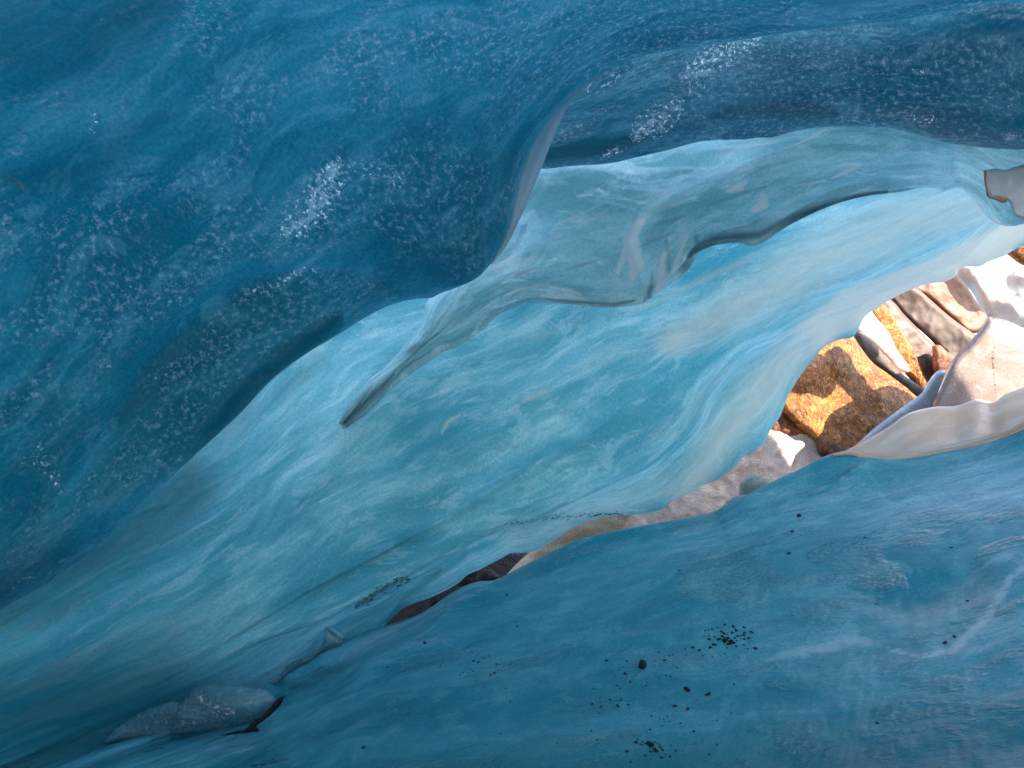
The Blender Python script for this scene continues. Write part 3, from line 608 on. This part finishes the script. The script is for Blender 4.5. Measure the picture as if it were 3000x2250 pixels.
br = inflate('boulder', [(2560,860),(2545,900),(2590,980),(2640,1080),(2690,1130),(2730,1142),(2756,1100),(2765,1040),(2715,988),(2650,922),(2610,878)], 6.9, .10, .4, M['brown'], 6, 12, (.04, 3), (.8, -.5)); thing(br, 'dull brown boulder with a golden stained edge, beside the white wedge', 'boulder', GB)
inflate('stained_face', [(2550,905),(2578,890),(2600,905),(2640,965),(2680,1035),(2710,1100),(2728,1142),(2705,1152),(2680,1110),(2640,1080),(2600,1010),(2575,950)], 6.75, .05, .1, M['gold'], 6, 8, (.03, 5), parent=br)
o = inflate('boulder', [(2730,1015),(2750,1010),(2775,1030),(2800,1040),(2790,1100),(2765,1120),(2748,1110)], 6.7, .06, .15, M['rust'], 7, 20, (.03, 8)); thing(o, 'small rusty brown block under the dark grey boulder', 'boulder', GB)
o = inflate('boulder', [(2500,940),(2512,968),(2560,1010),(2600,1050),(2640,1092),(2660,1090),(2625,1020),(2600,970),(2570,935),(2545,905),(2520,900)], 6.62, .05, .25, M['white'], 6, 9, (.03, 4)); thing(o, 'bright white wedge of rock between the golden and the brown boulders', 'boulder', GB)
g = inflate('boulder', [(2505,975),(2530,1030),(2570,1070),(2630,1110),(2695,1158),(2680,1190),(2640,1235),(2580,1280),(2510,1335),(2430,1370),(2380,1290),(2330,1250),(2290,1210),(2230,1150),(2260,1030),(2380,950),(2460,945)], 6.3, .16, .5, M['gold'], 5, 26, (.10, 2.5), (1.1, -.8)); thing(g, 'large golden brown boulder glowing in the middle of the opening', 'boulder', GB)
inflate('side_face', [(2500,984),(2516,966),(2540,985),(2570,1015),(2600,1052),(2650,1100),(2695,1132),(2713,1150),(2697,1163),(2655,1135),(2600,1094),(2560,1065),(2530,1030)], 6.12, .06, .1, M['grey'], 6, 14, (.02, 8), parent=g)
o = inflate('boulder', [(2390,1268),(2425,1280),(2470,1305),(2520,1320),(2530,1350),(2440,1360),(2400,1330)], 6.0, .06, .2, M['rust'], 7, 24, (.04, 7)); thing(o, 'reddish brown rock at the foot of the large golden boulder', 'boulder', GB)
o = inflate('boulder', [(2270,1170),(2300,1195),(2330,1235),(2370,1268),(2300,1290),(2230,1280),(2220,1200)], 6.1, .08, .2, M['rust'], 7, 24, (.04, 7)); thing(o, 'dark brown rock between the wall edge and the large golden boulder', 'boulder', GB)

M['blueice'] = ice('pale_blue_melt_ice', (0.42, 0.50, 0.58), (0.52, 0.58, 0.64), (0.62, 0.66, 0.70), (0.7, .72, .78), grain=.1, patch=.1, specks=0, rough=.2, bump=.2, spec=.5)
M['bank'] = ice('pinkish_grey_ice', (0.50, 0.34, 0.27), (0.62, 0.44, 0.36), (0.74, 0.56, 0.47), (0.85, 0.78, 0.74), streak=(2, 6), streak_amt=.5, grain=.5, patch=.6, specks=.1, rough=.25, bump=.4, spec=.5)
M['greyice'] = ice('sage_grey_ice', (0.30, 0.31, 0.27), (0.36, 0.37, 0.33), (0.42, 0.42, 0.38), (0.6, .58, .55), grain=.1, patch=.1, specks=0, rough=.3, bump=.2)
IG = 'blocks of ice beyond the opening'
o = inflate('ice_block', [(2480,1330),(2560,1255),(2640,1195),(2690,1160),(2760,1085),(2790,1100),(2760,1220),(2650,1300)], 5.9, .05, .3, M['blueice'], 7, 12, (.02, 4)); thing(o, 'pale blue ice at the foot of the golden boulder', 'ice block', IG)
o = inflate('ice_block', [(2896,928),(2865,972),(2832,1012),(2795,1048),(2772,1090),(2752,1140),(2728,1210),(2800,1290),(3400,1290),(3400,1060),(3000,962),(2945,938)], 5.5, .14, .5, M['pink'], 7, 20, (.008, 3), (.3, -.5),
            strokes=[('dirt', [(2912,1020),(2908,1060),(2915,1150)], 6, .8), ('dirt', [(2896,930),(2925,935),(3000,965)], 5, .9), ('frost', [(2780,1150),(2800,1110)], 16, .5)]); thing(o, 'large pinkish white slab of ice with a line of grit, right of the boulders', 'ice block', IG)
o = inflate('ice_block', [(1680,1700),(1800,1530),(1950,1400),(2100,1270),(2200,1225),(2270,1246),(2300,1252),(2350,1257),(2388,1270),(2416,1287),(2428,1310),(2434,1345),(2430,1450),(2150,1620),(1900,1700)], 5.75, .10, .5, M['bank'], 6, 18, (.04, 5), (.5, -1.2)); thing(o, 'pinkish grey ice bank filling the lower left of the opening', 'ice block', IG)
o = inflate('ice_block', [(2165,1450),(2170,1415),(2190,1396),(2220,1390),(2260,1402),(2300,1430),(2290,1500),(2180,1520)], 5.35, .08, .2, M['greyice'], 8, 40, (.01, 4)); thing(o, 'smooth rounded sage grey ice lump in front of the pinkish bank', 'ice block', IG)

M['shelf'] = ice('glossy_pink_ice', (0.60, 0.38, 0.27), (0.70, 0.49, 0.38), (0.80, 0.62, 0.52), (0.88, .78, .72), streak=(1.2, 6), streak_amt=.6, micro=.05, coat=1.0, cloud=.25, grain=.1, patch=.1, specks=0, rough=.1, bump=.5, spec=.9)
SH = [(2400,1360),(2470,1325),(2540,1290),(2600,1252),(2660,1212),(2730,1192),(2800,1186),(2860,1166),(2910,1172),(2945,1150),(3000,1130),(3200,1070),(3500,1000)]
SH3 = withd(SH, [(2400,5.1),(2800,5.0),(3500,4.7)])
shelf = loft('ice_shelf', rows(shift(SH3, 0, 40, .5), shift(SH3, 0, 8, .1), SH3, shift(SH3, 0, 50, -.12), shift(SH3, 0, 110, -.22), shift(SH3, 0, 200, -.25), shift(SH3, 0, 420, -.1)),
             200, 90, M['shelf'], lambda uv, px, V: .03 * fbm(np.c_[uv * (1.2, 4), V[:, 0] * 0 + 2], 2))
thing(shelf, 'glossy rippled pinkish brown ice shelf behind the floor edge at right', 'ice shelf')

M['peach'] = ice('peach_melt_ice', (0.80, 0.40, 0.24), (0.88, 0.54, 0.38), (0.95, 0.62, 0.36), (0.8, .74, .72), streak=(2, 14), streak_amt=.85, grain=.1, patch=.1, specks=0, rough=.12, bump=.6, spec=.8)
PT = [(1440,1730),(1478,1692),(1500,1660),(1540,1622),(1600,1585),(1680,1530),(1760,1495),(1830,1480),(1846,1500),(1840,1530)]
o = inflate('ice_tongue', [(1420,1745),(1478,1690),(1510,1655),(1545,1622),(1620,1560),(1700,1490),(1800,1470),(1850,1490),(1835,1535),(1815,1570),(1700,1640),(1550,1720)], 5.15, .10, .2, M['peach'], 7, 40, (.03, 6)); thing(o, 'peach coloured tongue of melting ice between the soil and the pinkish bank', 'ice tongue')

# ice lumps and shard at lower left
M['clear'] = ice('bubbly_clear_ice', (0.06, 0.20, 0.25), (0.12, 0.28, 0.33), (0.24, 0.40, 0.45), (0.50, 0.58, 0.62), grain=.6, grain_sc=60, patch=.8, specks=1, rough=.12, bump=.9, spec=.8, transl=.3, coat=.8, glint_sc=70)
LG = 'lumps of ice at the foot of the wall'
o = inflate('ice_lump', [(519,2066),(545,2045),(565,2022),(590,2011),(624,2006),(679,2007),(751,2016),(795,2030),(808,2050),(785,2087),(744,2112),(697,2124),(642,2140),(570,2155),(498,2148),(509,2102)], 2.78, .09, .1, M['clear'], 5, 60, (.03, 8),
            strokes=[('frost', [(585,2040),(610,2065),(640,2085),(680,2090)], 24, .8), ('frost', [(540,2125),(570,2115)], 20, .6)]); thing(o, 'large clear bubbly lump of ice at the foot of the wall', 'ice lump', LG)
o = inflate('ice_lump', [(380,2105),(407,2089),(462,2067),(523,2058),(545,2080),(530,2130),(498,2167),(420,2165),(350,2175),(300,2180),(330,2140)], 2.80, .05, .08, M['clear'], 5, 45, (.02, 8)); thing(o, 'low flat lump of ice left of the large clear one', 'ice lump', LG)
sh = inflate('ice_shard', [(953,1836),(972,1850),(1004,1868),(1008,1876),(1002,1888),(965,1904),(930,1922),(900,1938),(925,1908),(945,1885),(950,1860)], 3.42, .05, .05, M['clear'], 3, 18, (.01, 14)); thing(sh, 'small upright clear ice shard standing on the floor edge', 'ice shard')
inflate('cap', [(954,1836),(975,1842),(995,1853),(1007,1868),(1003,1870),(975,1852)], 3.39, .02, .02, M['wall'], 3, 6, (0, 1), parent=sh)
o = inflate('ice_sliver', [(790,2000),(815,1985),(835,1955),(865,1935),(900,1925),(925,1922),(940,1915),(900,1945),(860,1965),(820,1995),(800,2010)], 3.25, .03, .05, M['clear'], 4, 10, (.01, 10)); thing(o, 'thin curved sliver of ice along the floor edge, below the shard', 'ice sliver')
o = inflate('silt', [(834,2036),(824,2062),(800,2088),(772,2112),(752,2128),(760,2140),(735,2146),(700,2150),(640,2155),(690,2143),(722,2134),(735,2120),(768,2098),(795,2068),(815,2046)], 2.62, .012, .02, M['slate'], 4, 8, (.02, 30)); thing(o, 'black streak of silt under the large clear ice lump', 'silt')

# stone frozen into the fold at the right edge
M['stone'] = rock('frosted_grey_stone', ((0.78, 0.72, 0.64), (0.88, 0.80, 0.72), (0.92, 0.85, 0.78), (0.25, 0.24, 0.24)), 7, .3, .4, .0)
M['rimrust'] = rock('orange_rust_film', ((0.55, 0.17, 0.06), (0.75, 0.30, 0.12), (0.85, 0.5, 0.3), (0.3, 0.1, 0.05)), 20, .4, .4, .3)
st_ = inflate('embedded_stone', [(2882,506),(2892,498),(2920,494),(2945,497),(2975,488),(3050,475),(3200,520),(3200,640),(3050,640),(2994,640),(2972,630),(2962,606),(2956,590),(2935,583),(2900,574),(2891,555),(2885,530)], 3.42, .02, .1, M['stone'], 5, 6, (.015, 8)); thing(st_, 'pale grey stone with an orange rim frozen into the ice at the right edge', 'stone')
inflate('rust_rim', [(2881,500),(2887,498),(2890,530),(2896,565),(2900,574),(2945,582),(2952,590),(2945,594),(2915,586),(2894,578),(2886,548)], 3.385, .01, .02, M['rimrust'], 3, 5, (.01, 20), parent=st_)

# ------------------------------------------------------------------ shade mass: unseen ice added to shade the left wall and soil gap
M['shade_mass'] = M['floor']
gl = loft('shade_mass', rows([(-900,2700,2.6),(0,2500,3.0),(600,2150,3.7),(1000,1950,4.6)], [(-800,2200,2.6),(0,1950,3.1),(450,1720,3.7),(800,1500,4.7)],
                          [(-900,1700,2.6),(-100,1550,3.1),(350,1300,3.8),(750,1050,4.9)],
                          [W(-9,3.3,2.2),W(-4,3.6,2.2),W(-2,4.6,2.0),W(-1.2,5.4,1.7)], [W(-9,4.8,3.0),W(-4,5,3.0),W(-2,5.8,2.7),W(-.5,6.4,2.2)],
                          [W(-9,8,3.2),W(-4,8,3.0),W(-2,7.6,2.8),W(.2,7.6,2.3)], [W(-9,11,-1.3),W(-4,11,-1.3),W(-2,10,-1.3),W(.2,9.6,-1.3)]), 120, 120, M['floor'],
          lambda uv, px, V: .04 * fbm(np.c_[uv * .7, V[:, 0] * 0], 4))
set_props(gl, kind='structure')

# unseen tall cliff added off to the right to shade the cave from sun
cl = loft('shade_cliff', rows([W(7.2,2.9,-1.4),W(7.0,1.5,-1.4),W(7.0,-6,-1.4),W(7,-12,-1.4)], [W(7.4,2.8,3),W(7.2,1.5,3),W(7.2,-6,3),W(7.2,-12,3)],
                            [W(7.9,2.0,8.2),W(7.8,1,8.8),W(7.8,-6,8.6),W(7.8,-12,8)], [W(9,1.3,8.9),W(9,0,9.2),W(9,-6,9),W(9,-12,8.3)],
                            [W(12,-.8,6),W(12,-2,6),W(12,-6,6),W(12,-12,6)], [W(14,-2,-1.4),W(14,-3,-1.4),W(14,-6,-1.4),W(14,-12,-1.4)]), 90, 90, M['pink'],
          lambda uv, px, V: .25 * fbm(np.c_[uv * .5, V[:, 0] * 0 + 3], 4))
set_props(cl, kind='structure')

# ------------------------------------------------------------------ pebbles and grit on the floor
bpy.context.view_layer.update()
def bvh_of(o):
    me = o.data; return BVHTree.FromPolygons([tuple(v.co) for v in me.vertices], [tuple(p.vertices) for p in me.polygons])
FB = bvh_of(floor); EB = bvh_of(wall)
def stone_mesh(seed, flat=.5, sharp=1.0, n=2):
    rng = np.random.RandomState(seed); bm = bmesh.new(); bmesh.ops.create_icosphere(bm, subdivisions=n, radius=1)
    cuts = rng.normal(size=(9, 3)); cuts /= np.linalg.norm(cuts, axis=1)[:, None]; lim = rng.uniform(.3, .8, 9)
    for v in bm.verts:
        p = np.array(v.co)
        for c, l in zip(cuts, lim):
            e = p @ c - l
            if e > 0: p -= c * e * sharp
        v.co = p * (1, rng.uniform(.6, .62), flat)
    me = bpy.data.meshes.new('pebble'); bm.to_mesh(me); bm.free(); me.materials.append(M['slate']); return me
SM = [stone_mesh(i, f) for i, f in enumerate((.45, .35, .55, .3, .4, .5))]
rnd = random.Random(4)
def pebble(px, py, wpx, hpx=None, rot=0.0, label=None, group='dark grit scattered on the blue floor', mesh=None, name='pebble', bvh=None, lift=.15):
    ray = Vector(P(px, py, 1) - np.array((0, 0, CAMZ))).normalized()
    hit, nrm, _, dist = (bvh or FB).ray_cast(Vector((0, 0, CAMZ)), ray)
    if hit is None: return None
    if nrm.dot(ray) > 0: nrm = -nrm
    d = hit.y; sx = wpx / 2 / FPX * d
    o = bpy.data.objects.new(name, mesh or SM[rnd.randrange(6)]); COL.objects.link(o)
    right = Vector((math.cos(rot), 0, math.sin(rot))); right = (right - nrm * right.dot(nrm)).normalized()
    fwd = nrm.cross(right).normalized()
    mt = Matrix((right, fwd, nrm)).transposed()
    cosv = max(.25, abs(nrm.dot(ray)))
    sy = (hpx or wpx * .6) / 2 / FPX * d / cosv / .62
    o.matrix_world = Matrix.Translation(hit + nrm * sx * lift) @ mt.to_4x4() @ Matrix.Diagonal((sx, min(sy, sx * 2.2), sx * .9, 1))
    if label: set_props(o, label, 'pebble' if name == 'pebble' else name.split('_')[-1], group)
    return o
def zz(x0, y0, s, L): return [(x0 + a * s, y0 + b * s, c * s) + tuple(r) for a, b, c, *r in L]
Z1 = zz(1700, 1850, .2712, [(500,325,34),(487,457,46),(545,547,34),(397,587,26),(428,620,28),(147,622,26),(930,475,26),(978,489,22),(685,604,20),(715,587,30),(720,511,18),(748,500,14),
     (222,817,40),(130,783,36),(320,740,32),(203,890,22),(773,916,30),(858,946,18),(902,952,22),(943,925,26),(965,974,18),(888,1023,22),(757,1058,32),(124,1075,28),(183,1172,24),
     (546,1407,32),(1225,1077,30),(1258,734,18),(1380,685,66),(1150,615,60),(1170,637,74),(1160,838,44),(1425,268,20),(1900,183,60),(1222,172,44),(1137,188,22),(1288,206,40),(1390,85,38),
     (1537,50,40),(1700,50,34),(1740,48,30),(1640,14,40),(1550,12,24),(1390,50,24),(1345,50,14),(845,220,28),(965,262,24),(1000,252,26),(910,315,40),(818,320,20),(796,385,20),(1008,371,16),
     (1043,385,22),(380,480,12),(440,729,28),(210,728,26),(522,790,36),(1665,572,36),(1632,876,20),(1394,1330,26),(1480,968,26),(852,500,20),(560,500,16),(725,547,18),(468,386,16),(288,316,32),
     (1707,283,18),(1808,191,20),(1770,150,34),(1555,237,22),(820,1290,50),(765,1297,36),(876,1255,26),(838,1212,18),(885,1365,40),(610,1200,34),(580,1195,22),(625,1220,18),(600,1250,14),
     (1590,75,60),(1560,100,70),(1625,110,64),(1660,125,60),(1500,85,50),(1480,95,30),(1690,100,24),(1605,140,60),(1086,993,26),(1322,265,22)])
Z2 = zz(1250, 1850, .2486, [(535,238,30),(552,347,32),(608,366,36),(502,378,18),(403,388,20),(162,405,24),(735,294,26),(752,314,18),(823,384,30),(864,392,20),(876,325,20),(1003,373,18),(985,396,22),
     (548,470,24),(492,484,16),(435,488,16),(395,514,22),(802,490,36),(752,516,40),(838,546,22),(864,538,18),(574,585,22),(605,592,18),(655,606,16),(670,645,20),(657,318,20),(684,314,14),(486,434,20),
     (60,996,24),(1536,1321,20),(1730,1283,22),(2010,1280,26),(868,1208,16),(988,820,36),(2122,345,36),(624,311,14),(600,286,16),(528,443,10),(938,672,12),(706,1336,16)])
FAR = [(2340,1511,16),(2323,1557,14),(2312,1622,12),(2788,1604,10),(1992,1672,8),(2567,1770,8),(2535,1575,8),(2835,1760,10),(2795,1865,12),(2770,1884,14),(1484,1740,6),(1486,1743,8),
       (1512,1822,7),(1515,1835,9),(1245,1883,12),(1137,1955,10),(1190,1988,6),(1064,2190,12),(1125,2105,8),(1166,2047,8),(2570,2118,12),(2100,2182,8),(2077,2210,9),(2032,2143,8),(2143,2088,6)]
def zkey(a, b, c): return (1700 + a * .2712, 1850 + b * .2712, c * .2712)
UNI = {zkey(1380,685,66): 'flat black pebble lying alone, right of the twin black pebbles', zkey(1150,615,60): 'upper one of two touching flat black pebbles right of the scatter',
       zkey(1170,637,74): 'lower one of two touching flat black pebbles right of the scatter', zkey(1900,183,60): 'long flat black pebble just right of the dense grit cluster',
       zkey(487,457,46): 'black pebble below and left of the largest pebble', zkey(820,1290,50): 'black sliver directly below the ragged flat stone', zkey(1160,838,44): 'tilted black pebble beside the thin twig'}
lab_far = 'tiny black grit fleck lying on the upper blue floor'
for k, L in enumerate((Z1, Z2, FAR)):
    lb = ('dark pebble in the scatter around the large black pebble on the floor', 'dark grit speck in the small scatter at the middle of the blue floor', 'tiny isolated black grit fleck on the open blue floor')[k]
    gp = ('pebbles around the large black one', 'grit in the middle scatter', 'isolated grit flecks')[k]
    for e in L:
        if k == 0 and e in UNI: lb_ = UNI[e]
        else: lb_ = lb
        pebble(e[0], e[1], max(e[2], 4.5) * 1.15, max(e[2] * rnd.uniform(.35, .7), 3.5), rnd.uniform(-.3, .6), lb_, gp if lb_ == lb else 'larger flat black pebbles')
for cx, cy, sx, sy, n, lb, gp in ((2125, 1865, 55, 34, 46, 'small black grit grain in the dense cluster at the top right of the scatter', 'grit in the dense cluster'),
                          (1915, 2190, 48, 22, 26, 'small black grit grain around the ragged dark clump near the bottom edge', 'grit around the bottom clump')):
    for _ in range(n):
        x = rnd.gauss(cx, sx * .6); y = rnd.gauss(cy, sy * .6); s = rnd.uniform(3.5, 12)
        pebble(x, y, s, s * .6, rnd.uniform(-.4, .5), lb, gp)
o = pebble(1882, 1951, 32, 20, -.1, 'largest black pebble, rounded, on the middle of the blue floor', 'big pebbles', mesh=stone_mesh(21, .8, 1, 3), lift=.3)
o = pebble(1810, 2070, 14, 16, .3, 'second largest black pebble, below and left of the largest one', 'big pebbles', mesh=stone_mesh(22, .8, 1, 3), lift=.3)
o = pebble(1906, 2182, 36, 22, -.5, 'ragged flat black stone near the bottom edge of the floor', 'big pebbles', mesh=stone_mesh(23, .3, 1, 3))
o = pebble(1066, 2190, 13, 11, 0, 'round dark pebble alone on the floor at lower left', 'big pebbles', mesh=stone_mesh(24, .7, 1, 3))
tw = pebble(1979, 2069, 20, 3, -.6, 'thin black twig lying on the blue floor', 'twigs on the floor', name='twig')

M['soilrock'] = rock('soil_coloured_rock', ((0.02, 0.012, 0.008), (0.045, 0.028, 0.02), (0.06, 0.04, 0.03), (0.01, 0.006, 0.005)), 12, .8, .6, .2)
# small rocks on the soil seen through the gap
for i, (x, y, s, d) in enumerate(((1375,1690,46,5.6),(1425,1690,34,5.5),(1280,1765,26,5.3))):
    o = inflate('soil_rock', [(x + s * math.cos(a) * (1 + .15 * math.sin(3 * a + i)), y + s * .7 * math.sin(a)) for a in np.linspace(0, 2 * math.pi, 12, endpoint=False)], d, .05, .1, M['slate'] if i == 2 else M['soilrock'], 5, 18, (.02, 10))
    thing(o, ('rounded brown rock in the dark gap, the largest there', 'brown rock right of the largest one in the dark gap', 'small brown rock deep in the dark gap, lowest of three')[i], 'rock', 'rocks in the dark gap')
